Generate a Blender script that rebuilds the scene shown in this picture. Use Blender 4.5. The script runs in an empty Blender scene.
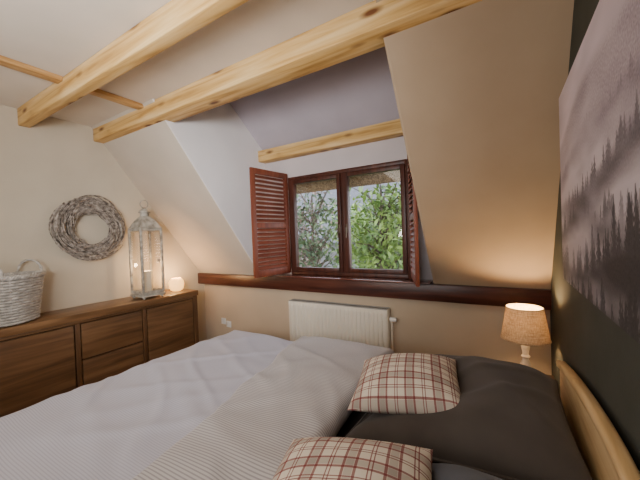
import bpy, bmesh, math, random
from mathutils import Vector, Matrix, noise
C = bpy.context.scene.collection
PI = math.pi
rd = math.radians
random.seed(7)

# ---------------------------------------------------------------- materials
def lin(c):
    return tuple(((v/255)/12.92 if v/255 <= .04045 else ((v/255+.055)/1.055)**2.4) for v in c) + (1.0,)
def newmat(name):
    m = bpy.data.materials.new(name); m.use_nodes = True
    nt = m.node_tree; b = nt.nodes['Principled BSDF']
    return m, nt, b
def N(nt, t, **k):
    n = nt.nodes.new(t)
    for a, v in k.items(): setattr(n, a, v)
    return n
def coords(nt, scale=(1,1,1), rot=(0,0,0)):
    tc = N(nt,'ShaderNodeTexCoord'); mp = N(nt,'ShaderNodeMapping')
    mp.inputs['Scale'].default_value = scale; mp.inputs['Rotation'].default_value = rot
    nt.links.new(tc.outputs['Object'], mp.inputs['Vector']); return mp.outputs['Vector']
def pmat(name, c1, c2, scale=(1,1,1), ns=5, detail=5, rough=.7, bump=0., bscale=None, metal=0., spec=.4, sheen=0, lo=.35, hi=.65):
    m, nt, b = newmat(name); v = coords(nt, scale)
    n = N(nt,'ShaderNodeTexNoise'); n.inputs['Scale'].default_value = ns; n.inputs['Detail'].default_value = detail
    nt.links.new(v, n.inputs['Vector'])
    r = N(nt,'ShaderNodeValToRGB'); r.color_ramp.elements[0].color = lin(c1); r.color_ramp.elements[1].color = lin(c2)
    r.color_ramp.elements[0].position = lo; r.color_ramp.elements[1].position = hi
    nt.links.new(n.outputs['Fac'], r.inputs['Fac']); nt.links.new(r.outputs['Color'], b.inputs['Base Color'])
    b.inputs['Roughness'].default_value = rough; b.inputs['Metallic'].default_value = metal
    b.inputs['Specular IOR Level'].default_value = spec
    if sheen: b.inputs['Sheen Weight'].default_value = sheen
    if bump:
        n2 = n
        if bscale:
            n2 = N(nt,'ShaderNodeTexNoise'); n2.inputs['Scale'].default_value = bscale; n2.inputs['Detail'].default_value = 4
            nt.links.new(v, n2.inputs['Vector'])
        bp = N(nt,'ShaderNodeBump'); bp.inputs['Strength'].default_value = bump; bp.inputs['Distance'].default_value = .01
        nt.links.new(n2.outputs['Fac'], bp.inputs['Height']); nt.links.new(bp.outputs['Normal'], b.inputs['Normal'])
    return m
def wood(name, dark, mid, light, axis='x', rough=.5, knots=False, spec=.4, gs=1.0):
    m, nt, b = newmat(name)
    s = {'x':(1.0,14,14),'y':(14,1.0,14),'z':(14,14,1.0)}[axis]
    s = tuple(k*gs for k in s)
    v = coords(nt, s)
    n = N(nt,'ShaderNodeTexNoise'); n.inputs['Scale'].default_value = 1.6; n.inputs['Detail'].default_value = 7; n.inputs['Distortion'].default_value = .6
    nt.links.new(v, n.inputs['Vector'])
    r = N(nt,'ShaderNodeValToRGB'); e = r.color_ramp.elements
    e[0].color = lin(dark); e[0].position = .3; e[1].color = lin(light); e[1].position = .68
    k = e.new(.48); k.color = lin(mid)
    nt.links.new(n.outputs['Fac'], r.inputs['Fac']); out = r.outputs['Color']
    if knots:
        s2 = {'x':(3.4,10,10),'y':(10,3.4,10),'z':(10,10,3.4)}[axis]
        v2 = coords(nt, s2)
        vo = N(nt,'ShaderNodeTexVoronoi'); vo.inputs['Scale'].default_value = 1.0; nt.links.new(v2, vo.inputs['Vector'])
        rr = N(nt,'ShaderNodeValToRGB'); rr.color_ramp.elements[0].position=.10; rr.color_ramp.elements[1].position=.26
        rr.color_ramp.elements[0].color=lin((118,72,40)); rr.color_ramp.elements[1].color=(1,1,1,1)
        nt.links.new(vo.outputs['Distance'], rr.inputs['Fac'])
        mx = N(nt,'ShaderNodeMix', data_type='RGBA', blend_type='MULTIPLY'); mx.inputs[0].default_value=.95
        nt.links.new(out, mx.inputs[6]); nt.links.new(rr.outputs['Color'], mx.inputs[7]); out = mx.outputs[2]
    nt.links.new(out, b.inputs['Base Color'])
    b.inputs['Roughness'].default_value = rough; b.inputs['Specular IOR Level'].default_value = spec
    bp = N(nt,'ShaderNodeBump'); bp.inputs['Strength'].default_value=.12; bp.inputs['Distance'].default_value=.004
    nt.links.new(n.outputs['Fac'], bp.inputs['Height']); nt.links.new(bp.outputs['Normal'], b.inputs['Normal'])
    return m
def glassmat(name, fac=.07, tint=(1,1,1,1)):
    m = bpy.data.materials.new(name); m.use_nodes = True; nt = m.node_tree
    for n in list(nt.nodes): nt.nodes.remove(n)
    o = N(nt,'ShaderNodeOutputMaterial'); t = N(nt,'ShaderNodeBsdfTransparent'); g = N(nt,'ShaderNodeBsdfGlossy'); x = N(nt,'ShaderNodeMixShader')
    t.inputs[0].default_value = tint; g.inputs['Roughness'].default_value = .03; x.inputs[0].default_value = fac
    nt.links.new(t.outputs[0], x.inputs[1]); nt.links.new(g.outputs[0], x.inputs[2]); nt.links.new(x.outputs[0], o.inputs[0])
    return m
def bands(nt, sock, period, items):
    """sum of bands over a repeating period; items = (centre, half width) as fractions"""
    d = N(nt,'ShaderNodeMath', operation='DIVIDE'); d.inputs[1].default_value = period; nt.links.new(sock, d.inputs[0])
    f = N(nt,'ShaderNodeMath', operation='FRACT'); nt.links.new(d.outputs[0], f.inputs[0])
    acc = None
    for c, w in items:
        k = N(nt,'ShaderNodeMath', operation='COMPARE'); k.inputs[1].default_value=c; k.inputs[2].default_value=w
        nt.links.new(f.outputs[0], k.inputs[0])
        if acc is None: acc = k.outputs[0]
        else:
            a = N(nt,'ShaderNodeMath', operation='MAXIMUM'); nt.links.new(acc,a.inputs[0]); nt.links.new(k.outputs[0],a.inputs[1]); acc=a.outputs[0]
    return acc
def mixc(nt, fac, a, b):
    mx = N(nt,'ShaderNodeMix', data_type='RGBA')
    if hasattr(fac,'is_linked'): nt.links.new(fac, mx.inputs[0])
    else: mx.inputs[0].default_value = fac
    for s,i in ((a,6),(b,7)):
        if hasattr(s,'is_linked'): nt.links.new(s, mx.inputs[i])
        else: mx.inputs[i].default_value = s
    return mx.outputs[2]
def scl(nt, s, k):
    m = N(nt,'ShaderNodeMath', operation='MULTIPLY'); m.inputs[1].default_value=k; nt.links.new(s,m.inputs[0]); return m.outputs[0]
def plaid(name):
    m, nt, b = newmat(name); v = coords(nt)
    sp = N(nt,'ShaderNodeSeparateXYZ'); nt.links.new(v, sp.inputs[0])
    P = .108
    cream, red, gry = lin((226,216,201)), lin((120,30,40)), lin((126,115,110))
    col = cream
    for ax in (0,1):
        col = mixc(nt, scl(nt, bands(nt, sp.outputs[ax], P, [(.25,.10)]), .42), col, gry)
    for ax in (0,1):
        col = mixc(nt, scl(nt, bands(nt, sp.outputs[ax], P, [(.10,.036),(.40,.036),(.71,.016),(.80,.016)]), .74), col, red)
    nt.links.new(col, b.inputs['Base Color']); b.inputs['Roughness'].default_value=.9; b.inputs['Specular IOR Level'].default_value=.15
    n = N(nt,'ShaderNodeTexNoise'); n.inputs['Scale'].default_value=260; nt.links.new(v,n.inputs['Vector'])
    bp = N(nt,'ShaderNodeBump'); bp.inputs['Strength'].default_value=.25; bp.inputs['Distance'].default_value=.003
    nt.links.new(n.outputs['Fac'],bp.inputs['Height']); nt.links.new(bp.outputs['Normal'],b.inputs['Normal'])
    return m
def striped(name, base, line, period, half, strength):
    m, nt, b = newmat(name); v = coords(nt)
    sp = N(nt,'ShaderNodeSeparateXYZ'); nt.links.new(v, sp.inputs[0])
    col = mixc(nt, scl(nt, bands(nt, sp.outputs[1], period, [(.5,half)]), strength), lin(base), lin(line))
    nt.links.new(col, b.inputs['Base Color']); b.inputs['Roughness'].default_value=.85; b.inputs['Specular IOR Level'].default_value=.2
    b.inputs['Sheen Weight'].default_value=.1
    return m

M = {}
M['wall_warm'] = pmat('wall_plaster_beige', (190,172,148), (196,178,154), ns=3, rough=.9, bump=.05, bscale=90, spec=.2)
M['wall_left'] = pmat('wall_plaster_cream', (194,183,163), (201,190,170), ns=3, rough=.9, bump=.08, bscale=70, spec=.2)
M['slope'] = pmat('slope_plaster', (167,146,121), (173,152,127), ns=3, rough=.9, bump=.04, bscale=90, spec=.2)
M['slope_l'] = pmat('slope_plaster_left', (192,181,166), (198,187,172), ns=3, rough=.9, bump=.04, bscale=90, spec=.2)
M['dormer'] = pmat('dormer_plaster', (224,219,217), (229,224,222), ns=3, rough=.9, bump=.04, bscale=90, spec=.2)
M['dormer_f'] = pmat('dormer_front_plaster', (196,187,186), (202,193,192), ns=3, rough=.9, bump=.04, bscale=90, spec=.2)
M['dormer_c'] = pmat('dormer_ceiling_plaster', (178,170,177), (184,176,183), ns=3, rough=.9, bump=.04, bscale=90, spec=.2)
M['ceiling'] = pmat('ceiling_paint', (215,206,194), (221,212,200), ns=3, rough=.85, spec=.2)
M['wall_dark'] = pmat('wall_dark_green_grey', (66,68,62), (72,74,68), ns=4, rough=.8, bump=.05, bscale=90, spec=.25)
M['floor'] = wood('floor_boards', (92,66,44), (120,88,60), (140,104,72), 'x')
M['pine'] = wood('pine_beam', (168,124,62), (206,166,100), (224,192,136), 'x', rough=.55, knots=True)
M['pine_y'] = wood('pine_batten', (164,120,68), (190,148,94), (208,170,118), 'y', rough=.55)
M['pine_head'] = wood('pine_headboard', (190,152,100), (212,178,126), (226,196,150), 'y', rough=.4)
M['redwood'] = wood('ledge_red_brown', (50,26,20), (72,38,29), (90,50,38), 'x', rough=.33)
M['sill'] = wood('sill_red_brown', (80,42,33), (106,60,47), (124,76,61), 'x', rough=.2, spec=.7)
M['frame'] = wood('window_red_brown', (54,28,21), (72,38,28), (88,48,36), 'z', rough=.42)
M['shutter'] = wood('shutter_red', (98,46,29), (117,58,37), (132,70,46), 'z', rough=.5)
M['slat'] = wood('shutter_slat_red', (102,48,31), (122,62,41), (138,74,49), 'x', rough=.5)
M['board'] = wood('sideboard_wood', (78,54,33), (103,73,46), (124,91,60), 'y', rough=.42, gs=.9)
M['boardz'] = wood('sideboard_wood_upright', (74,50,31), (97,68,43), (116,84,55), 'z', rough=.42, gs=.9)
M['board_top'] = wood('sideboard_top_wood', (90,63,39), (118,85,54), (140,105,71), 'y', rough=.33, gs=.9)
M['night'] = wood('nightstand_wood', (52,34,22), (74,50,32), (92,64,42), 'y', rough=.45)
M['white'] = pmat('cream_white_enamel', (222,214,197), (228,220,203), ns=3, rough=.35)
M['whiteplastic'] = pmat('white_plastic', (228,226,220), (234,232,226), ns=3, rough=.4)
M['grille'] = pmat('radiator_grille_grey', (150,148,142), (168,166,160), ns=10, rough=.5)
M['metal'] = pmat('weathered_zinc', (142,136,124), (194,188,175), ns=18, rough=.6, metal=.08)
M['steel'] = pmat('brushed_steel', (170,168,162), (195,193,188), ns=14, rough=.3, metal=.9)
M['bronze'] = pmat('bronze_handle', (96,84,70), (116,102,86), ns=14, rough=.4, metal=.6)
M['twig'] = pmat('grey_twigs', (98,88,79), (184,174,163), ns=34, detail=3, rough=.85, spec=.2)
M['wicker'] = pmat('whitewashed_wicker', (166,161,153), (196,191,183), ns=20, detail=2, rough=.8, spec=.2)
M['weave_shade'] = pmat('wicker_gap_shade', (62,58,53), (80,75,69), ns=40, detail=2, rough=.9, spec=.1)  # dark tone puts the shade of the weave gaps into the colour
M['duvet'] = striped('duvet_white_pinstripe', (188,187,198), (158,158,172), .010, .2, .55)
M['fold'] = striped('duvet_striped_reverse', (194,190,190), (132,128,131), .012, .2, .65)
M['pillow'] = pmat('charcoal_pillow_cotton', (74,67,63), (83,76,71), ns=6, rough=.92, bump=.05, bscale=300, spec=.15, sheen=.14)
M['pillow2'] = pmat('slate_pillow_cotton', (76,77,84), (84,86,93), ns=6, rough=.92, bump=.05, bscale=300, spec=.15, sheen=.14)
M['sheet'] = pmat('dark_sheet', (54,50,50), (60,56,56), ns=6, rough=.92, spec=.15)
M['plaid'] = plaid('red_cream_plaid')
M['glass'] = glassmat('clear_glass', .05)
M['lglass'] = glassmat('lantern_glass', .035)
M['candle'] = pmat('ivory_wax', (226,214,188), (234,222,198), ns=4, rough=.5)
M['wick'] = pmat('black_wick', (24,22,20), (34,30,28), ns=8)
M['lampbase'] = pmat('distressed_white_wood', (204,194,178), (232,226,214), ns=18, rough=.6, lo=.3, hi=.5)
M['cer'] = pmat('white_ceramic', (226,224,218), (232,230,224), ns=4, rough=.25)
M['thatch'] = pmat('reed_thatch', (92,76,58), (164,140,110), scale=(30,2,30), ns=3, rough=.95, bump=.6, spec=.1)
M['bark'] = pmat('grey_bark', (62,54,47), (96,86,75), scale=(4,4,1), ns=6, rough=.95, bump=.4)
M['leaf_g'] = pmat('leaf_bright_green', (72,104,42), (140,168,82), ns=3, rough=.45)
M['leaf_d'] = pmat('leaf_dark_green', (46,68,42), (100,122,80), ns=3, rough=.45)
M['leaf_r'] = pmat('leaf_russet', (104,84,74), (160,142,132), ns=3, rough=.6)
M['grass'] = pmat('lawn_grass', (50,68,36), (74,92,46), ns=8, rough=.95)
M['render'] = pmat('grey_house_render', (112,112,114), (126,126,128), ns=2, rough=.9)
M['tile'] = pmat('grey_roof_tile', (84,86,90), (110,112,116), scale=(6,1,14), ns=3, rough=.8)
M['stretcher'] = pmat('canvas_edge_grey', (96,90,94), (112,106,110), ns=8, rough=.9)
# lamp shade : translucent woven linen
m, nt, b = newmat('linen_lamp_shade')
tc=N(nt,'ShaderNodeTexCoord')
def weave(sc):
    mp=N(nt,'ShaderNodeMapping'); mp.inputs['Scale'].default_value=sc; nt.links.new(tc.outputs['Object'],mp.inputs['Vector'])
    n=N(nt,'ShaderNodeTexNoise'); n.inputs['Scale'].default_value=1; n.inputs['Detail'].default_value=3; nt.links.new(mp.outputs[0],n.inputs['Vector']); return n.outputs['Fac']
ad=N(nt,'ShaderNodeMath',operation='ADD'); nt.links.new(weave((260,260,16)),ad.inputs[0]); nt.links.new(weave((18,18,320)),ad.inputs[1])
hf=scl(nt,ad.outputs[0],.5)
r_ = N(nt,'ShaderNodeValToRGB'); r_.color_ramp.elements[0].color=lin((158,138,112)); r_.color_ramp.elements[1].color=lin((212,194,166)); r_.color_ramp.elements[0].position=.38; r_.color_ramp.elements[1].position=.62
nt.links.new(hf,r_.inputs['Fac']); nt.links.new(r_.outputs['Color'],b.inputs['Base Color']); b.inputs['Roughness'].default_value=.9
tr = N(nt,'ShaderNodeBsdfTranslucent'); nt.links.new(r_.outputs['Color'],tr.inputs['Color']); mxs = N(nt,'ShaderNodeMixShader'); mxs.inputs[0].default_value=.25
nt.links.new(b.outputs[0],mxs.inputs[1]); nt.links.new(tr.outputs[0],mxs.inputs[2]); nt.links.new(mxs.outputs[0],nt.nodes['Material Output'].inputs[0])
M['shade']=m
def emis(name, col, s, base=(240,200,150)):
    m, nt, b = newmat(name); v = coords(nt); n = N(nt,'ShaderNodeTexNoise'); n.inputs['Scale'].default_value=30; nt.links.new(v,n.inputs['Vector'])
    r = N(nt,'ShaderNodeValToRGB'); r.color_ramp.elements[0].color=lin(tuple(int(c*.9) for c in col)); r.color_ramp.elements[1].color=lin(col)
    nt.links.new(n.outputs['Fac'],r.inputs['Fac']); b.inputs['Base Color'].default_value=lin(base)
    nt.links.new(r.outputs['Color'],b.inputs['Emission Color']); b.inputs['Emission Strength'].default_value=s; return m
M['bulb'] = emis('warm_bulb',(255,214,150),8)
M['glow'] = emis('glowing_candle_glass',(255,186,96),3.2)

# ---------------------------------------------------------------- mesh helpers
def BM(): return bmesh.new()
def box(bm, lo, hi, bev=0., seg=2):
    lo=Vector(lo); hi=Vector(hi); c=(lo+hi)/2; s=hi-lo
    r = bmesh.ops.create_cube(bm, size=1, matrix=Matrix.Translation(c) @ Matrix.Diagonal((s.x,s.y,s.z,1)))
    if bev:
        es = list({e for v in r['verts'] for e in v.link_edges})
        bmesh.ops.bevel(bm, geom=es, offset=bev, segments=seg, affect='EDGES', profile=.5)
def boxm(bm, size, mat4, bev=0.):
    r = bmesh.ops.create_cube(bm, size=1, matrix=mat4 @ Matrix.Diagonal((size[0],size[1],size[2],1)))
    if bev:
        es = list({e for v in r['verts'] for e in v.link_edges})
        bmesh.ops.bevel(bm, geom=es, offset=bev, segments=1, affect='EDGES', profile=.5)
def prism_x(bm, poly, x0, x1, bev=0.):
    a=[bm.verts.new((x0,y,z)) for y,z in poly]; b=[bm.verts.new((x1,y,z)) for y,z in poly]
    n=len(poly); fs=[bm.faces.new(a), bm.faces.new(b[::-1])]
    for i in range(n): fs.append(bm.faces.new((a[i],b[i],b[(i+1)%n],a[(i+1)%n])))
    if bev:
        es=list({e for f in fs for e in f.edges}); bmesh.ops.recalc_face_normals(bm,faces=fs)
        bmesh.ops.bevel(bm, geom=es, offset=bev, segments=3, affect='EDGES', profile=.5)
def tube(bm, pts, r, n=8, closed=False):
    pts=[Vector(p) for p in pts]; m=len(pts); rings=[]
    ref=None
    for i,p in enumerate(pts):
        if closed: t=pts[(i+1)%m]-pts[i-1]
        else: t=pts[min(i+1,m-1)]-pts[max(i-1,0)]
        t.normalize()
        if ref is None:
            ref = Vector((0,0,1)) if abs(t.z)<.9 else Vector((1,0,0))
        u=(ref-t*ref.dot(t))
        if u.length<1e-5: u=Vector((1,0,0)).cross(t)
        u.normalize(); w=t.cross(u); ref=u
        rr=r[i] if isinstance(r,(list,tuple)) else r
        rings.append([bm.verts.new(p+(u*math.cos(2*PI*k/n)+w*math.sin(2*PI*k/n))*rr) for k in range(n)])
    for i in range(m if closed else m-1):
        a=rings[i]; b=rings[(i+1)%m]
        for k in range(n): bm.faces.new((a[k],a[(k+1)%n],b[(k+1)%n],b[k]))
    if not closed: bm.faces.new(rings[0][::-1]); bm.faces.new(rings[-1])
def lathe(bm, prof, n=32, c=(0,0,0), ph=0, cap=True):
    rings=[[bm.verts.new((c[0]+r*math.cos(ph+2*PI*k/n), c[1]+r*math.sin(ph+2*PI*k/n), c[2]+z)) for k in range(n)] for r,z in prof]
    for a,b in zip(rings,rings[1:]):
        for k in range(n): bm.faces.new((a[k],a[(k+1)%n],b[(k+1)%n],b[k]))
    if cap: bm.faces.new(rings[0][::-1]); bm.faces.new(rings[-1])
def obj(name, bm, m, parent=None, loc=(0,0,0), rot=(0,0,0), ang=40, recalc=True, mats=None):
    me=bpy.data.meshes.new(name)
    if recalc: bmesh.ops.recalc_face_normals(bm, faces=bm.faces)
    for f in bm.faces: f.smooth=True
    bm.to_mesh(me); bm.free()
    me.set_sharp_from_angle(angle=math.radians(ang))
    me.materials.append(M[m] if isinstance(m,str) else m)
    o=bpy.data.objects.new(name,me); C.objects.link(o); o.location=loc; o.rotation_euler=rot
    if parent: o.parent=parent
    return o
def tag(o,label,cat,group=None):
    o['label']=label; o['category']=cat
    if group: o['group']=group
    return o
def thing(name,label,cat,loc=(0,0,0),rot=(0,0,0),group=None):
    o=bpy.data.objects.new(name,None); o.empty_display_size=.1; C.objects.link(o); o.location=loc; o.rotation_euler=rot
    return tag(o,label,cat,group)
def struct(name,bm,m,parent=None,**k):
    o=obj(name,bm,m,parent,**k)
    if not parent: o['kind']='structure'
    return o

# ---------------------------------------------------------------- room dimensions (metres)
XL, XR = -3.56, .27          # left and right wall faces
YF, YB = 2.78, -1.7          # far knee wall, back wall
ZC = 2.63                    # flat ceiling
DX0, DX1 = -2.47, -.53       # dormer sides
YW = 2.87                    # dormer window wall
LZ = 1.0                     # ledge top
def slope_z(y): return LZ + 1.335*(2.72-y)

bm=BM(); box(bm,(XL-.1,YB-.1,-.1),(XR+.1,YF+.1,0)); struct('floor',bm,'floor')
bm=BM(); box(bm,(XL-.1,YB-.1,0),(XL,3.2,3.7)); struct('wall_left',bm,'wall_left')
bm=BM(); box(bm,(XR,YB-.1,0),(XR+.1,3.2,3.7)); struct('wall_right',bm,'wall_dark')
bm=BM(); box(bm,(XL,YB-.1,0),(XR,YB,2.7)); struct('wall_back',bm,'wall_left')
bm=BM(); box(bm,(XL,YF,0),(XR,YF+.1,.97)); struct('wall_far',bm,'wall_warm')
bm=BM(); box(bm,(XL,YB-.1,ZC),(XR,1.6,ZC+.1)); struct('ceiling',bm,'ceiling')
sl=[(2.72,LZ),(1.49,slope_z(1.49)),(1.6,slope_z(1.49)+.08),(2.83,LZ+.08)]
CT=.012
bm=BM(); prism_x(bm,sl,XL,DX0-CT); struct('wall_slope_left',bm,'slope_l')
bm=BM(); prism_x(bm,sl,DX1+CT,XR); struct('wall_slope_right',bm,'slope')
ck=[(2.72,LZ-.02),(2.97,LZ-.02),(2.97,2.5),(1.5,3.58),(1.5,slope_z(1.5)),(2.72,LZ)]
bm=BM(); prism_x(bm,ck,DX0-CT,DX0); struct('wall_dormer_left',bm,'dormer')
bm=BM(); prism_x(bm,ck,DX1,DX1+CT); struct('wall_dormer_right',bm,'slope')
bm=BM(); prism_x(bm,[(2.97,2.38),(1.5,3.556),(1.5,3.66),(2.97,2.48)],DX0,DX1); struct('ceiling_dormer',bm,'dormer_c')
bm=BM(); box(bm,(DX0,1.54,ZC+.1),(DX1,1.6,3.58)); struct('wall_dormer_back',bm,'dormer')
WX0,WX1,WZ0,WZ1 = -2.12,-.74,1.012,2.12
bm=BM()
box(bm,(DX0,YW,.95),(WX0,YW+.1,2.47)); box(bm,(WX1,YW,.95),(DX1,YW+.1,2.47)); box(bm,(WX0,YW,WZ1),(WX1,YW+.1,2.47)); box(bm,(WX0,YW+.0,.9),(WX1,YW+.1,.985))
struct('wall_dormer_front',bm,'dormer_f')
bm=BM(); box(bm,(XL,2.675,.858),(XR,YF+.02,LZ),.006); struct('trim_1',bm,'redwood')

# beams ------------------------------------------------------------
def beam(lo,hi,label,grp=None,name='ceiling_beam'):
    bm=BM(); box(bm,(0,0,0),Vector(hi)-Vector(lo),.008)
    bmesh.ops.subdivide_edges(bm,edges=[e for e in bm.edges if e.calc_length()>1],cuts=30)
    for v in bm.verts:
        d=noise.noise_vector(Vector((v.co.x*1.7,v.co.y*6+lo[1]*9,v.co.z*6)))*.003
        v.co.y+=d.y; v.co.z+=d.z
    return tag(obj(name,bm,'pine',loc=lo),label,'beam',grp)
B1=(.95,1.03); B2=(1.515,1.69); BZ=2.485
beam((XL,B2[0],BZ),(XR,B2[1],ZC),'long pine ceiling beam at the top of the sloped wall, in front of the window alcove','pine ceiling beams')
beam((XL,B1[0],BZ),(XR,B1[1],ZC),'pine ceiling beam nearer the camera, over the middle of the bed','pine ceiling beams')
beam((DX0,2.75,2.335),(DX1,YW,2.465),'short pine beam above the window inside the alcove',name='lintel_beam')
for y0,y1,l in ((B1[1],B2[0],'thin pine strip on the ceiling between the two long beams'),(-.4,B1[0],'thin pine strip on the ceiling left of the beam nearer the camera')):
    bm=BM(); box(bm,(-.040,0,-.034),(.040,y1-y0,0),.004); tag(obj('ceiling_strip',bm,'pine_y',loc=(-2.67,y0,ZC)),l,'wood strip')

# window -----------------------------------------------------------
win=bpy.data.objects.new('window_1',None); C.objects.link(win); win.location=((WX0+WX1)/2,YW,WZ0); win['kind']='structure'
hw=(WX1-WX0)/2; H=WZ1-WZ0
FW=.038
bm=BM()
for lo,hi in (((-hw,-.02,0),(-hw+FW,.07,H)),((hw-FW,-.02,0),(hw,.07,H)),((-hw+FW,-.02,H-FW),(hw-FW,.07,H)),((-hw+FW,-.02,0),(hw-FW,.07,FW)),((-.018,-.015,FW),(.018,.07,H-FW))):
    box(bm,lo,hi,.004)
obj('window_frame',bm,'frame',win)
for s in (-1,1):
    a,b_=sorted((s*.02,s*(hw-FW-.002)))
    bm=BM(); z0,z1=FW+.003,H-FW-.003; w_=.042
    for lo,hi in (((a,-.03,z0),(a+w_,.03,z1)),((b_-w_,-.03,z0),(b_,.03,z1)),((a+w_,-.03,z0),(b_-w_,.03,z0+w_)),((a+w_,-.03,z1-w_),(b_-w_,.03,z1))):
        box(bm,lo,hi,.004)
    sash=obj('window_sash',bm,'frame',win)
    bm=BM(); box(bm,(a+w_-.005,-.003,z0+w_-.005),(b_-w_+.005,.003,z1-w_+.005)); obj('window_pane',bm,'glass',sash)
    bm=BM(); xh=s*.043; box(bm,(xh-.010,-.037,.45),(xh+.010,-.03,.54),.003); tube(bm,[(xh,-.03,.5),(xh,-.055,.5),(xh+s*.004,-.06,.49),(xh+s*.004,-.06,.40)],.006,8)
    obj('window_handle',bm,'bronze',sash)
bm=BM(); box(bm,(-hw-.33,-.19,-.011),(hw+.19,0.0,0.0),.003); obj('window_sill',bm,'sill',win)

# shutters ---------------------------------------------------------
SW,SH=.53,1.125
def shutter(label,loc,rz,flip):
    t=thing('louvered_shutter',label,'shutter',loc,(0,0,rz),'window shutters')
    bm=BM(); st=.052; th=.014
    box(bm,(0,-th,0),(st,th,SH),.003); box(bm,(SW-st,-th,0),(SW,th,SH),.003)
    for z0,z1 in ((0,.07),(.51,.565),(SH-.06,SH)): box(bm,(st,-th,z0),(SW-st,th,z1),.003)
    obj('shutter_frame',bm,'shutter',t)
    for z0,z1 in ((.07,.51),(.565,SH-.06)):
        bm=BM(); n=int((z1-z0)/.044)
        for i in range(n):
            z=z0+(i+.5)*(z1-z0)/n
            boxm(bm,(SW-2*st+.006,.008,.046),Matrix.Translation((SW/2,0,z))@Matrix.Rotation(flip*rd(46),4,'X'),.002)
        obj('louver_panel',bm,'slat',t)
    for z in (.14,SH-.14):
        bm=BM(); lathe(bm,[(.008,-.04),(.008,.04)],10,(-.006,0,z)); box(bm,(-.004,-.018,z-.03),(.035,-.014,z+.03)); obj('hinge',bm,'bronze',t)
    return t
shutter('red brown louvered shutter standing open at the left of the window',(-2.125,2.835,1.035),rd(-96.5),1)
shutter('red brown louvered shutter right of the window, mostly hidden by the slope',(-.735,2.835,1.035),rd(-71.5),-1)

# radiator ---------------------------------------------------------
t=thing('radiator','white ribbed panel radiator on the wall below the window ledge','radiator',(-1.48,2.775,.2))
bm=BM(); W=.55; n=26; prof=[]
for i in range(n):
    x0=-W+2*W*i/n; d=2*W/n
    prof += [(x0,-.115),(x0+d*.2,-.115),(x0+d*.36,-.1225),(x0+d*.84,-.1225)]
prof.append((W,-.115))
zs=[.0,.02,.04,.51,.53,.55]; ins=[.008,.002,0,0,.002,.008]
rows=[]
for z,k in zip(zs,ins):
    flat = z<.03 or z>.52
    rows.append([bm.verts.new((x,(-.115 if flat else y)+k,z)) for x,y in prof])
for a,b_ in zip(rows,rows[1:]):
    for k in range(len(prof)-1): bm.faces.new((a[k],a[k+1],b_[k+1],b_[k]))
box(bm,(-W,-.108,.01),(W,-.096,.54)); obj('front_panel',bm,'white',t,ang=15)
bm=BM(); box(bm,(-W,-.045,.01),(W,-.03,.54),.003); obj('back_panel',bm,'white',t)
for s in (-1,1):
    bm=BM(); box(bm,(s*W-.005,-.115,.005),(s*W+.005,-.03,.552),.002); obj('side_cover',bm,'white',t)
    bm=BM(); box(bm,(s*(W-.14)-.02,-.03,.06),(s*(W-.14)+.02,0,.5)); obj('wall_bracket',bm,'white',t)
bm=BM(); box(bm,(-W,-.115,.547),(W,-.105,.556)); box(bm,(-W,-.04,.547),(W,-.03,.556))
for i in range(56):
    x=-W+.01+i*(2*W-.02)/55; box(bm,(x-.0035,-.106,.548),(x+.0035,-.039,.554))
obj('top_grille',bm,'grille',t)
bm=BM(); lathe(bm,[(.012,0),(.02,.004),(.021,.05),(.017,.062),(.004,.066)],16); o=obj('thermostat_valve',bm,'whiteplastic',t,loc=(W+.012,-.075,.46),rot=(0,math.radians(90),0))
bm=BM(); tube(bm,[(W+.02,-.075,.46),(W+.03,-.075,.42),(W+.03,-.075,.1),(W+.03,-.075,-.2)],.008,8); obj('pipe',bm,'white',t)

# sockets ----------------------------------------------------------
def socket(x,z,label):
    t=thing('wall_socket',label,'socket',(x,YF,z),group='wall sockets')
    bm=BM(); box(bm,(-.04,-.012,-.04),(.04,0,.04),.004); obj('cover_plate',bm,'whiteplastic',t)
    bm=BM(); lathe(bm,[(.026,0),(.026,.004),(.021,.004),(.019,-.006)],24); obj('socket_face',bm,'cer',t,loc=(0,-.0125,0),rot=(math.radians(90),0,0))
    return t
socket(-3.20,.365,'white wall socket below the ledge, nearer the sideboard')
socket(-3.105,.335,'white wall socket below the ledge, nearer the bed')

# sideboard --------------------------------------------------------
SX,SY0,SY1=-3.14,.48,2.36
t=thing('sideboard','dark wooden sideboard with doors and middle drawers along the left wall','sideboard',(-3.36,(SY0+SY1)/2,0))
L=(SY1-SY0)/2; D=.2
bm=BM(); box(bm,(-D,-L,.79),(.222,L,.85),.006); obj('top',bm,'board_top',t)
D=.21
bm=BM(); box(bm,(-.2,-L+.02,.07),(D-.03,L-.02,.79)); obj('body',bm,'night',t)
for y0,y1 in ((-L+.01,-L+.065),(L-.065,L-.01)):
    bm=BM(); box(bm,(-.198,y0,0),(D,y1,.79),.004); obj('corner_post',bm,'boardz',t)
bm=BM(); box(bm,(D-.028,-L+.067,.07),(D-.004,L-.067,.125),.003); obj('plinth',bm,'board',t)
bm=BM(); box(bm,(D-.028,-L+.067,.765),(D-.004,L-.067,.789),.003); obj('top_rail',bm,'board',t)
c0,c1=1.155-(SY0+SY1)/2, 1.726-(SY0+SY1)/2
for yc in (c0,c1):
    bm=BM(); box(bm,(D-.029,yc-.018,.126),(D-.002,yc+.018,.764),.003); obj('divider',bm,'boardz',t)
for y0,y1 in ((-L+.074,c0-.027),(c1+.027,L-.074)):
    bm=BM(); box(bm,(D-.028,y0,.135),(D-.002,y1,.756),.006)
    d=obj('door',bm,'board',t)
for z0,z1 in ((.135,.436),(.450,.756)):
    bm=BM(); box(bm,(D-.028,c0+.027,z0),(D-.002,c1-.027,z1),.006)
    d=obj('drawer',bm,'board',t)

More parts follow.
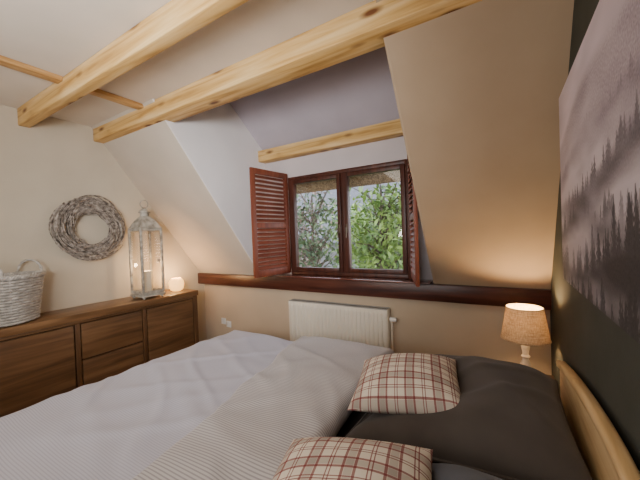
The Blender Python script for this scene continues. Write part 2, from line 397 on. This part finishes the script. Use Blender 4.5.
# wreath -----------------------------------------------------------
bm=BM(); R0=.235
for i in range(290):
    a0=random.uniform(0,2*PI); span=random.uniform(1.0,2.6); ph0=random.uniform(0,2*PI); rho0=random.uniform(.01,.088); tw=random.uniform(.4,1.8)
    dr=random.uniform(-.02,.03); r=random.uniform(.004,.0085); pts=[]
    for k in range(11):
        s=k/10; a=a0+span*s; ph=ph0+tw*s; rho=min(.1,rho0+dr*s+.004*math.sin(9*s+i))
        rr=R0+rho*math.cos(ph); pts.append((max(-.043,rho*.55*math.sin(ph)),rr*math.cos(a),rr*math.sin(a)))
    tube(bm,pts,[r*(1-.5*k/10) for k in range(11)],5)
for i in range(26):
    a=random.uniform(0,2*PI); rr=R0+random.uniform(-.08,.05); p=Vector((random.uniform(0,.04),rr*math.cos(a),rr*math.sin(a)))
    d=Vector((random.uniform(0,.2),math.cos(a+1.1),math.sin(a+1.1)))*random.uniform(.05,.08)
    tube(bm,[p,p+d*.5+Vector((.006,0,0)),p+d],[.004,.003,.002],5)
tag(obj('twig_wreath',bm,'twig',loc=(XL+.056,1.44,1.60)),'round grey twig wreath hanging on the cream wall above the sideboard','wreath')

# basket -----------------------------------------------------------
BH=.37
t=thing('wicker_basket','whitewashed wicker basket with arched ear handles on the left end of the sideboard','basket',(-3.322,.80,.856),(0,0,rd(40)))
def sup(a,ax,ay,n=2.4):
    c,s=math.cos(a),math.sin(a); return (ax*abs(c)**(2/n)*(1 if c>=0 else -1), ay*abs(s)**(2/n)*(1 if s>=0 else -1))
def bdim(z): k=.76+.24*(z/BH)**1.1; return (.163*k,.215*k)
bm=BM(); nst=26
NR=17
for row in range(NR):
    z=.014+row*(BH-.035)/(NR-1); ax,ay=bdim(z); pts=[]
    for k in range(nst*4):
        a=2*PI*k/(nst*4); x,y=sup(a,ax,ay)
        f=1+.026*math.sin(PI*(k/4.0+row))
        pts.append((x*f,y*f,z))
    tube(bm,pts,.0106,6,closed=True)
for k in range(nst):
    a=2*PI*(k+.5)/nst; pts=[]
    for z in (.003,.12,.25,BH-.01):
        ax,ay=bdim(z); x,y=sup(a,ax,ay); pts.append((x,y,z))
    tube(bm,pts,.006,5)
obj('basket_weave',bm,'wicker',t,ang=80)
bm=BM(); rings=[]
for z in (.004,.12,.25,BH-.015):
    ax,ay=bdim(z); rings.append([bm.verts.new((sup(2*PI*k/64,ax*.95,ay*.95)+(z,))) for k in range(64)])
for a,b_ in zip(rings,rings[1:]):
    for k in range(64): bm.faces.new((a[k],a[(k+1)%64],b_[(k+1)%64],b_[k]))
bm.faces.new(rings[0]); obj('basket_lining',bm,'weave_shade',t,ang=80)
bm=BM(); ax,ay=bdim(BH)
for q in range(3):
    pts=[]
    for k in range(140):
        a=2*PI*k/140; x,y=sup(a,ax,ay); th=a*20+q*2*PI/3; f=1+.045*math.cos(th)
        pts.append((x*f,y*f,BH-.008+.011*math.sin(th)))
    tube(bm,pts,.0095,5,closed=True)
obj('braided_rim',bm,'wicker',t,ang=80)
for s in (-1,1):
    bm=BM()
    for q in range(2):
        pts=[]
        for k in range(29):
            u=k/28; a=PI*u; th=u*22+q*PI
            pts.append((-.09*math.cos(a)+.005*math.cos(th), s*(ay-.02)+.005*math.sin(th), BH-.02+.125*(math.sin(a)**.75 if 0<u<1 else 0)))
        tube(bm,pts,.0075,6)
    obj('handle',bm,'wicker',t,ang=80)

# lantern ----------------------------------------------------------
LNX,LNY=-3.31,1.86
t=thing('lantern','tall weathered grey lantern with glass sides and domed roof on the sideboard','lantern',(LNX,LNY,.85))
w=.108
bm=BM(); box(bm,(-w-.016,-w-.016,.02),(w+.016,w+.016,.045),.004); box(bm,(-w,-w,.045),(w,w,.06),.003)
for sx in (-1,1):
    for sy in (-1,1): lathe(bm,[(.012,0),(.016,.008),(.012,.021)],12,(sx*w*.9,sy*w*.9,0))
obj('base',bm,'metal',t)
bm=BM()
for sx in (-1,1):
    for sy in (-1,1): box(bm,(sx*w-.011,sy*w-.011,.055),(sx*w+.011,sy*w+.011,.73),.002)
for z in (.06,.712):
    for s in (-1,1):
        box(bm,(-w,s*w-.008,z),(w,s*w+.008,z+.02)); box(bm,(s*w-.008,-w,z),(s*w+.008,w,z+.02))
obj('frame',bm,'metal',t)
for ax in (0,1):
    for s in (-1,1):
        bm=BM()
        if ax: box(bm,(-w+.011,s*w-.0015,.081),(w-.011,s*w+.0015,.712))
        else: box(bm,(s*w-.0015,-w+.011,.081),(s*w+.0015,w-.011,.712))
        obj('glass_pane',bm,'lglass',t)
bm=BM(); lathe(bm,[(w*1.55,.733),(w*1.58,.742),(w*1.42,.75),(w*1.2,.79),(w*.85,.835),(w*.5,.865),(w*.42,.87)],4,ph=PI/4); obj('roof',bm,'metal',t,ang=20)
bm=BM(); lathe(bm,[(.044,.865),(.042,.905),(.058,.908),(.056,.918),(.033,.94),(.016,.955),(.012,.965)],24); obj('chimney',bm,'metal',t)
bm=BM(); tube(bm,[(0,.042*math.cos(2*PI*k/28),1.0+.042*math.sin(2*PI*k/28)) for k in range(28)],.006,8,closed=True); obj('hanging_ring',bm,'metal',t)
bm=BM(); box(bm,(w+.008,.05,.38),(w+.016,.08,.41),.003); obj('latch',bm,'metal',t)
t=thing('pillar_candle','ivory pillar candle inside the tall glass lantern','candle',(LNX,LNY,.911))
bm=BM(); lathe(bm,[(.043,0),(.046,.004),(.046,.215),(.042,.222),(.03,.214),(.006,.21)],28); obj('wax',bm,'candle',t)
bm=BM(); tube(bm,[(0,0,.208),(.001,0,.222),(.004,0,.234)],.0018,6); obj('wick',bm,'wick',t)
# glowing globe
t=thing('candle_holder','small round glowing candle holder beside the lantern','candle holder',(-3.37,2.235,.85))
bm=BM(); prof=[(.045,0),(.066,.012),(.08,.045),(.084,.08),(.076,.118),(.058,.142),(.05,.15),(.046,.148),(.054,.138),(.07,.115),(.077,.08),(.072,.047),(.05,.018),(.01,.012)]
lathe(bm,prof,32); obj('glass_bowl',bm,'glow',t,ang=60)
bm=BM(); lathe(bm,[(.02,.0135),(.021,.03),(.018,.032),(.003,.031)],16); obj('tealight',bm,'candle',t)

# bed --------------------------------------------------------------
BX0,BX1,BY0,BY1=-2.08,.16,.14,1.92
t=thing('double_bed','pine double bed with curved headboard against the dark wall','bed',((BX0+BX1)/2,(BY0+BY1)/2,0))
ox,oy=(BX0+BX1)/2,(BY0+BY1)/2
def ht(y):
    k=min(1,abs((y-1.03)/.93)); return .765+.135*(1-k**1.6)
poly=[(BY0-.03-oy,.15),(BY1+.03-oy,.15)]
ys=[BY1+.03-(BY1-BY0+.06)*i/40 for i in range(41)]
bm=BM(); prism_x(bm,poly+[(y-oy,ht(y)-.025) for y in ys],.223-ox,.237-ox); obj('headboard',bm,'pine_head',t)
bm=BM(); rr=[]
for y in ys:
    z=ht(y); dz=(ht(y+.01)-ht(y-.01))/.02; nv=Vector((0,-dz,1)).normalized(); ring=[]
    for ax_,bz in ((-.014,-.034),(-.018,-.030),(-.020,-.010),(-.016,-.003),(-.008,0),(.008,0),(.016,-.003),(.020,-.010),(.018,-.030),(.014,-.034)):
        p=Vector((.228+ax_-ox,y-oy,z))+nv*bz; ring.append(bm.verts.new(p))
    rr.append(ring)
for a,b_ in zip(rr,rr[1:]):
    for k in range(10): bm.faces.new((a[k],a[(k+1)%10],b_[(k+1)%10],b_[k]))
bm.faces.new(rr[0]); bm.faces.new(rr[-1]); obj('headboard_rail',bm,'pine_head',t)
for y0,y1 in ((BY0-.03,BY0-.004),(BY1+.004,BY1+.03)):
    bm=BM(); box(bm,(BX0-.03-ox,y0-oy,.2),(.22-ox,y1-oy,.4),.005); obj('side_rail',bm,'pine',t)
bm=BM(); box(bm,(BX0-.032-ox,BY0-oy,.2),(BX0-.004-ox,BY1-oy,.42),.006); obj('footboard',bm,'pine_head',t)
bm=BM(); box(bm,(BX0-ox,BY0-oy,.28),(BX1-ox,BY1-oy,.338)); obj('slat_base',bm,'pine',t)
for x in (BX0+.0,.12):
    for y in (BY0,BY1-.06):
        bm=BM(); box(bm,(x-ox,y-oy,0),(x+.06-ox,y+.06-oy,.278),.005); obj('leg',bm,'pine_head',t)
bm=BM(); box(bm,(BX0,BY0,.34),(BX1+.04,BY1,.60),.045,4)
tag(obj('mattress',bm,'sheet'),'thick mattress in a dark grey fitted sheet on the bed','mattress')

def crease(q,k): return math.exp(-(q*k)**2)
def wr(x,y):
    v=.010*noise.noise(Vector((x*1.5,y*1.5,3)))+.003*noise.noise(Vector((x*4+y*1.5,y*3.6,8)))
    v+=.011*crease(noise.noise(Vector((x*1.3+y*2.4,(y-x)*.7,1.3))),5.5)
    v+=.008*crease(noise.noise(Vector((x*2.2-y*2.0,y*1.1,5.3))),6)
    v+=.008*crease(noise.noise(Vector((x*2.6+y*3.6,(y-x)*1.0,9.3))),6)
    return v
def drape(d,r=.05):      # d = distance past the edge; returns (outward, drop)
    if d<=0: return (0,0)
    if d<r*PI/2: a=d/r; return (r*math.sin(a), r*(1-math.cos(a)))
    return (r+.006*math.sin(d*30), r+(d-r*PI/2))
def clothpt(a,b,top,thick=0):
    x,y=a,b; dr=0
    ex0,ey0,ey1=BX0+.02,BY0+.02,BY1-.02
    if a<ex0: o_,d=drape(ex0-a); x=ex0-o_; dr=max(dr,d)
    if b>ey1: o_,d=drape(b-ey1); y=ey1+o_; dr=max(dr,d)
    if b<ey0: o_,d=drape(ey0-b); y=ey0-o_; dr=max(dr,d)
    k=max(0,1-dr*6); z=top+wr(a,b)*(.35+.65*k)-dr
    if dr>.05:
        fl=.014*math.sin((a*1.0+b*.8)*24)
        if b>ey1: y+=fl+.02
        if b<ey0: y-=fl+.02
        if a<ex0: x-=.012+abs(fl)
    return Vector((x,y,z))
def grid_faces(bm,rows):
    for a,b_ in zip(rows,rows[1:]):
        for k in range(len(a)-1): bm.faces.new((a[k],a[k+1],b_[k+1],b_[k]))
t=thing('duvet','white pinstriped duvet spread over the bed with striped edge folded back','duvet',(0,0,0))
bm=BM(); rows=[]; NA,NB=200,230
for i in range(NA+1):
    a=BX0-.28+( -.70-(BX0-.28))*i/NA
    rows.append([bm.verts.new(clothpt(a, BY0-.28+(BY1-BY0+.56)*j/NB, .629)) for j in range(NB+1)])
grid_faces(bm,rows); o=obj('cover',bm,'duvet',t,ang=180)
md=o.modifiers.new('thickness','SOLIDIFY'); md.thickness=.012; md.offset=-1
bm=BM(); rows=[]
sec=[]      # cross-section of the folded band: under side, round fold, upper side, hem
for k in range(6): sec.append((-.80+.16*k/5, .006))
for k in range(1,12):
    a=-PI/2+PI*k/12; sec.append((-.645+.046*math.cos(a), .052+.046*math.sin(a)))
for k in range(60): sec.append((-.645-.50*k/59, .098-.018*(k/59)**1.5))
for k in range(1,10):
    a=PI*k/10; sec.append((-1.145-.026*math.sin(a), .055+.025*math.cos(a)))
for a,dz in sec:
    row=[]
    for j in range(NB+1):
        b_=BY0-.24+(BY1-BY0+.48)*j/NB
        f=max(0,(-.645-a)/.50)
        aj=a+.03*math.sin(b_*2.3+.6)+.02*noise.noise(Vector((b_*3,2,2))) - .16*(b_-1.0)*f + f*.03*noise.noise(Vector((b_*4,7,1)))
        top=.600+dz
        if dz>.05: top+=.004*noise.noise(Vector((a*3,b_*4,4)))+.005*crease(noise.noise(Vector((a*1.6+b_*1.0,b_*2.2-a,2))),5)-.004
        p=clothpt(max(aj,BX0+.1),b_,top)
        if p.z<.55: p.y+= (dz*.7 if b_>1 else -dz*.7)
        row.append(bm.verts.new(p))
    rows.append(row)
grid_faces(bm,rows); obj('folded_edge',bm,'fold',t,ang=180)

def pillow(name,w,d,T,m,label,cat,loc,rot,seed,group=None,n=64,bot=.55,wrk=.010,dent=None,ex=2.4,pw=.55,pipe=0):
    bm=BM()
    def xy(u,v): return (u*w/2*(1-.05*(1-v*v)), v*d/2*(1-.05*(1-u*u)))
    def pt(u,v,s):
        x,y=xy(u,v)
        h=(max(0,1-abs(u)**ex)*max(0,1-abs(v)**ex))**pw
        z=s*h*T*(1-bot if s>0 else bot)
        if s>0:
            z+=h*wrk*(.8*noise.noise(Vector((x*4+seed,y*4,seed)))
                +.9*crease(noise.noise(Vector((x*3+y*2,y*2+seed,seed*2))),4.5)
                +.7*crease(noise.noise(Vector((x*2.4-y*3.6+seed,y*2.2,seed*3))),5))
            if dent:
                q=((x-dent[0])**2+(y-dent[1])**2)/dent[2]**2
                z=max(z-dent[3]*math.exp(-q*q),.004*h)
        return (x,y,z)
    # cosine spacing keeps the rounded rim smooth
    co_=[-math.cos(PI*i/n) for i in range(n+1)]
    for s in (1,-1):
        rows=[[bm.verts.new(pt(co_[i],co_[j],s)) for j in range(n+1)] for i in range(n+1)]
        grid_faces(bm,rows)
    bmesh.ops.remove_doubles(bm,verts=bm.verts,dist=.0001)
    o=obj(name,bm,m,loc=loc,rot=rot,ang=180)
    tag(o,label,cat,group)
    if pipe:
        e=[-.985+1.97*i/24 for i in range(25)]
        loop=[xy(t_,-1) for t_ in e]+[xy(1,t_) for t_ in e]+[xy(-t_,1) for t_ in e]+[xy(-1,-t_) for t_ in e]
        bm=BM(); tube(bm,[(x,y,0) for x,y in loop],pipe,6,closed=True); obj('piping',bm,m,o)
    return o
pillow('bed_pillow',.77,.78,.215,'pillow','large charcoal pillow against the headboard, nearest the lamp','pillow',(-.18,1.45,.672),(0,rd(-4),rd(1)),1.3,'dark bed pillows',bot=.28,wrk=.014,dent=(-.205,-.07,.27,.075),ex=2.8,pw=.5,pipe=.006)
pillow('bed_pillow',.77,.78,.19,'pillow2','slate grey pillow at the bottom of the photo under the nearer plaid cushion','pillow',(-.18,.635,.668),(0,rd(-4),rd(0)),4.1,'dark bed pillows',bot=.28,wrk=.014,dent=(-.185,.06,.27,.07),ex=2.8,pw=.5,pipe=.006)
pillow('plaid_cushion',.455,.41,.155,'plaid','red and cream plaid cushion lying on the charcoal pillow and folded duvet','cushion',(-.395,1.36,.772),(rd(6),rd(-6),rd(12)),7.7,'plaid cushions',bot=.42,wrk=.008)
pillow('plaid_cushion',.46,.42,.15,'plaid','red and cream plaid cushion nearest the camera, cut by the bottom edge of the photo','cushion',(-.375,.69,.754),(rd(4),rd(-6),rd(13)),9.2,'plaid cushions',bot=.42,wrk=.008)

# nightstand and lamp ---------------------------------------------
NZ=.44
t=thing('nightstand','dark wooden nightstand between the bed and the knee wall','nightstand',(.08,2.38,0))
bm=BM(); box(bm,(-.15,-.19,NZ-.025),(.18,.19,NZ),.004); obj('top',bm,'night',t)
bm=BM(); box(bm,(-.13,-.17,.17),(.17,.17,NZ-.025),.003); obj('body',bm,'night',t)
bm=BM(); box(bm,(-.145,-.15,.27),(-.131,.15,.40),.003); d=obj('drawer',bm,'night',t)
bm=BM(); lathe(bm,[(.006,0),(.006,.012),(.014,.018),(.012,.026),(.003,.028)],14); obj('knob',bm,'steel',d,loc=(-.145,0,.335),rot=(0,rd(-90),0))
for x in (-.11,.15):
    for y in (-.15,.15):
        bm=BM(); box(bm,(x-.018,y-.018,0),(x+.018,y+.018,.17),.003); obj('leg',bm,'night',t)
LX,LY=.095,2.35
t=thing('table_lamp','small lit table lamp with linen shade and white turned base beside the bed','lamp',(LX,LY,NZ))
bm=BM(); prof=[(.062,0),(.064,.01),(.06,.022),(.035,.03),(.024,.042),(.03,.052),(.036,.07),(.033,.09),(.02,.108),(.017,.118),(.027,.126),(.017,.134),(.02,.15),(.026,.17),(.022,.188),(.014,.2),(.02,.207),(.013,.216)]
lathe(bm,[(r*.98,z*1.45) for r,z in prof],28); obj('base',bm,'lampbase',t)
bm=BM(); lathe(bm,[(.012,.312),(.012,.337)],14); obj('bulb_socket',bm,'steel',t)
bm=BM(); lathe(bm,[(.012,.337),(.018,.349),(.024,.365),(.024,.38),(.016,.394),(.004,.40)],18); obj('bulb',bm,'bulb',t)
bm=BM(); zb,zt,rb,rt=.297,.498,.134,.102
lathe(bm,[(rb,zb),(rt,zt),(rt-.003,zt),(rb-.003,zb),(rb,zb)],48,cap=False); bmesh.ops.remove_doubles(bm,verts=bm.verts,dist=1e-5); sh=obj('lamp_shade',bm,'shade',t)
for r_0,z_ in ((rb,zb),(rt,zt)):
    bm=BM(); tube(bm,[(r_0*math.cos(2*PI*k/48),r_0*math.sin(2*PI*k/48),z_) for k in range(48)],.004,6,closed=True)
    obj('shade_trim',bm,'shade',sh)

# canvas print ----------------------------------------------------
PY0,PY1,PZ0,PZ1=.42,1.87,1.198,2.06
t=thing('canvas_print','large canvas print of misty conifer forest hanging on the dark wall','picture',(XR,(PY0+PY1)/2,PZ0))
PW,PH=PY1-PY0,PZ1-PZ0
bm=BM(); box(bm,(-.034,-PW/2,0),(0,PW/2,PH),.003); obj('stretcher_frame',bm,'stretcher',t)
NU,NV=560,340
rnd=random.Random(5)
def sm(x): x=max(0,min(1,x)); return x*x*(3-2*x)
class Layer:
    def __init__(s,base,slope,amp,fr,n,h0,h1,wd,seed,col,fade,fogk):
        s.rid=[base+slope*u/NU+amp*noise.noise(Vector((u/NU*fr,seed,0))) for u in range(NU+1)]
        s.col=Vector(col); s.fade=fade; s.fogk=fogk; s.seed=seed
        s.cov={}         # column -> list of (tip, base, centre, half width)
        for _ in range(n):
            c=rnd.uniform(-5,NU+5); h=rnd.uniform(h0,h1)*(.8+.45*c/NU); r0=s.rid[int(min(max(c,0),NU))]
            b0=r0-.04-rnd.uniform(0,.08); w_=max(2.5,h*NU*wd*rnd.uniform(.8,1.25))*PH/PW
            for u in range(max(0,int(c-w_)),min(NU,int(c+w_))+1):
                s.cov.setdefault(u,[]).append((b0+h,b0,c,w_,rnd.random()))
    def alpha(s,iu,v):
        a=sm((s.rid[iu]-.03-v)/.07+.5)
        if a>=1: return 1
        for tip,b0,c,w_,q in s.cov.get(iu,()):
            if b0-.02<v<tip:
                k=(tip-v)/(tip-b0)
                hwid=w_*(.06+.94*k)*(.66+.34*math.sin(k*28+q*6))     # tiers of branches
                a=max(a,sm((hwid-abs(iu-c))/2.6+.5)*(.75+.25*q))
        return a
layers=[Layer(.74,.22,.13,1.6,60,.02,.035,.6,1,(158,146,155),.24,.85),
        Layer(.57,.20,.14,1.7,110,.035,.06,.5,5,(132,121,130),.17,1.0),
        Layer(.42,.18,.12,1.9,90,.05,.09,.42,9,(100,93,99),.15,1.0),
        Layer(.27,.14,.12,2.1,80,.07,.13,.36,13,(72,68,73),.16,1.0),
        Layer(.12,.12,.09,2.4,64,.10,.19,.32,17,(56,53,57),.2,.7),
        Layer(-.02,.08,.05,3.0,56,.10,.18,.32,21,(50,48,51),.2,.5)]
mist=Vector((210,199,207))
def paint(iu,iv):
    u,v=iu/NU,iv/NV
    cl=noise.fractal(Vector((u*1.6,v*2.4,2)),1,2,4)
    c=Vector((198,185,195))*(.95+.07*v)+Vector((44,42,44))*cl
    c*=1-.22*sm((u-.3)/.6)*sm((v-.72)/.28)
    for L_ in layers:
        al=L_.alpha(iu,v)
        if al>0:
            depth=max(0,min(1,(L_.rid[iu]+.01-v)/L_.fade))
            fog=.03+depth*L_.fogk*.85+.8*noise.fractal(Vector((u*2.2,v*3.6,L_.seed)),1,2,4)
            fog=max(0,min(.93,fog))
            tex=1+.22*noise.noise(Vector((iu*.5,iv*.4,L_.seed)))
            c=c.lerp((L_.col*tex).lerp(mist*(.80+.18*min(1,v*2)),fog),al)
    return lin(tuple(max(0,min(255,k)) for k in c))
me=bpy.data.meshes.new('canvas'); vs=[];fs=[];cs=[]
for iv in range(NV+1):
    for iu in range(NU+1):
        vs.append((-.0352,PW/2-PW*iu/NU,PH*iv/NV)); cs.extend(paint(iu,iv))
for iv in range(NV):
    for iu in range(NU):
        a=iv*(NU+1)+iu; fs.append((a,a+1,a+NU+2,a+NU+1))
me.from_pydata(vs,[],fs); ca=me.color_attributes.new('Col','FLOAT_COLOR','POINT'); ca.data.foreach_set('color',cs)
m,nt,b=newmat('misty_forest_print'); at=N(nt,'ShaderNodeVertexColor'); at.layer_name='Col'
nt.links.new(at.outputs['Color'],b.inputs['Base Color']); b.inputs['Roughness'].default_value=.7; b.inputs['Specular IOR Level'].default_value=.25
me.materials.append(m); o=bpy.data.objects.new('canvas',me); C.objects.link(o); o.parent=t

# outside ----------------------------------------------------------
bm=BM(); box(bm,(-20,2.9,-2.75),(12,24,-2.6)); struct('ground',bm,'grass')
bm=BM(); prism_x(bm,[(2.975,2.38),(3.30,1.995),(3.40,2.05),(3.42,2.20),(2.975,2.66)],DX0-.3,DX1+.3)
struct('trim_2',bm,'thatch')
def tree(label,x,y,zc,rx,ry,rz,nl,lm,seed,ls=(.11,.035)):
    rd_=random.Random(seed)
    t=thing('garden_tree',label,'tree',(x,y,-2.6),group='trees outside the window')
    bm=BM(); hh=zc+2.6
    tube(bm,[(0,0,0),(.05,.03,hh*.4),(-.03,.0,hh*.75),(0,0,hh+rz*.5)],[.08,.06,.04,.015],8)
    tips=[]
    for k in range(48):
        a=rd_.uniform(0,2*PI); z0=hh+rd_.uniform(-rz*.9,rz*.3); d=Vector((math.cos(a)*rx,math.sin(a)*ry,rd_.uniform(.0,.7)*rz))*rd_.uniform(.5,1)
        p=Vector((0,0,z0)); tube(bm,[p,p+d*.5+Vector((0,0,.06)),p+d],[.016,.010,.004],5); tips.append((p,d))
    obj('trunk',bm,'bark',t)
    bm=BM()
    for k in range(nl):
        p,d=rd_.choice(tips); s=rd_.uniform(.25,1.08); c=p+d*s+Vector((rd_.gauss(0,.15),rd_.gauss(0,.15),rd_.gauss(0,.15)))
        q=Matrix.Rotation(rd_.uniform(0,2*PI),3,'Z')@Matrix.Rotation(rd_.uniform(-1.2,1.2),3,'Y')@Matrix.Rotation(rd_.uniform(-1,1),3,'X')
        l=ls[0]*rd_.uniform(.6,1.3); w_=ls[1]*rd_.uniform(.7,1.3)
        v=[bm.verts.new(c+q@Vector(k_)) for k_ in ((0,0,0),(l*.45,w_,.01),(l,0,-.01),(l*.45,-w_,.01))]
        bm.faces.new(v)
    obj('foliage',bm,lm,t,recalc=False)
tree('bright green leafy tree seen through the right window pane',-1.6,4.5,1.45,.68,.45,1.4,1300,'leaf_g',1,(.15,.026))
tree('dark green tree with thin branches seen through the left window pane',-3.1,4.9,1.5,.70,.5,1.4,1000,'leaf_d',2,(.12,.028))
tree('russet and pinkish leaved tree at the left edge of the window',-4.5,6.6,1.3,.85,.7,1.5,1100,'leaf_r',3,(.12,.04))
tree('pale green tree farther back behind the bright green one',-3.9,9.6,1.3,1.8,.9,1.9,2000,'leaf_g',5,(.2,.06))
tree('dark green tree behind the bright leaves, at the far right of the window',-2.0,7.4,1.2,1.3,.8,1.8,1900,'leaf_d',6,(.18,.05))
t=thing('neighbour_house','grey neighbouring house with slate roof seen through the left window pane','house',(-6.4,14,-2.6))
bm=BM(); box(bm,(-4.6,-2,0),(3.2,3,3.9)); obj('wall',bm,'render',t)
bm=BM(); prism_x(bm,[(-2.4,3.7),(.5,7.4),(3.4,3.7)],-4.8,3.4); obj('roof',bm,'tile',t)

# ---------------------------------------------------------------- lights
def area(name,loc,target,size,energy,col,sy=None,spread=None):
    l=bpy.data.lights.new(name,'AREA'); l.energy=energy; l.color=col; l.size=size
    if sy: l.shape='RECTANGLE'; l.size_y=sy
    if spread: l.spread=spread
    o=bpy.data.objects.new(name,l); C.objects.link(o); o.location=loc
    o.rotation_euler=(Vector(target)-Vector(loc)).to_track_quat('-Z','Y').to_euler(); return o
def point(name,loc,energy,col,r=.03):
    l=bpy.data.lights.new(name,'POINT'); l.energy=energy; l.color=col; l.shadow_soft_size=r
    o=bpy.data.objects.new(name,l); C.objects.link(o); o.location=loc; return o
area('fill_back',(-1.0,-1.6,1.6),(-2.0,2.5,1.4),2.2,37,(1,.96,.93),1.6)  # unseen fill added behind the camera to brighten the whole room
area('fill_overhead',(-1.4,-.5,2.58),(-1.4,-.3,0),1.2,13,(1,.91,.79))  # added soft fill from overhead, out of view, no fixture there
area('fill_upward',(-1.6,-.6,1.5),(-1.6,.2,2.7),.5,19,(1,.94,.86))  # added upward fill that lifts the ceiling, stands behind the camera
area('fill_dormer',(-.1,-.8,1.75),(-2.5,2.2,2.05),.5,20,(.98,.97,1),spread=rd(75))  # unseen narrow fill added to brighten the left dormer cheek
point('bedside_bulb',(LX,LY,NZ+.44),16,(1,.66,.34),.025)
point('candle_flame',(-3.36,2.235,.85+.19),9,(1,.60,.27),.05)
point('lantern_flame',(LNX,LNY,1.19),3,(1,.66,.36),.02)
sun=bpy.data.lights.new('daylight_sun','SUN'); sun.energy=2.2; sun.angle=.3; so=bpy.data.objects.new('daylight_sun',sun); C.objects.link(so); so.rotation_euler=(rd(20),rd(35),0)
w=bpy.data.worlds.new('sky'); bpy.context.scene.world=w; w.use_nodes=True; nt=w.node_tree; bg=nt.nodes['Background']
tc=N(nt,'ShaderNodeTexCoord'); sp=N(nt,'ShaderNodeSeparateXYZ'); rp=N(nt,'ShaderNodeValToRGB')
rp.color_ramp.elements[0].color=(.90,.92,.98,1); rp.color_ramp.elements[1].color=(.68,.78,1,1)
nt.links.new(tc.outputs['Generated'],sp.inputs[0]); nt.links.new(sp.outputs[2],rp.inputs['Fac']); nt.links.new(rp.outputs['Color'],bg.inputs['Color']); bg.inputs['Strength'].default_value=5

# ---------------------------------------------------------------- camera
cam=bpy.data.cameras.new('camera'); co=bpy.data.objects.new('camera',cam); C.objects.link(co)
cam.sensor_width=36; cam.lens=307/640*36; cam.clip_start=.02
yaw=rd(31.1); p=rd(.93); r=.037
F=Vector((-math.sin(yaw),math.cos(yaw),0)); R=Vector((math.cos(yaw),math.sin(yaw),0)); U=Vector((0,0,1))
F2=F*math.cos(p)-U*math.sin(p); U2=U*math.cos(p)+F*math.sin(p)
R3=R*math.cos(r)-U2*math.sin(r); U3=U2*math.cos(r)+R*math.sin(r)
mt=Matrix(((R3.x,U3.x,-F2.x,0),(R3.y,U3.y,-F2.y,0),(R3.z,U3.z,-F2.z,1.45),(0,0,0,1)))
co.matrix_world=mt
bpy.context.scene.camera=co
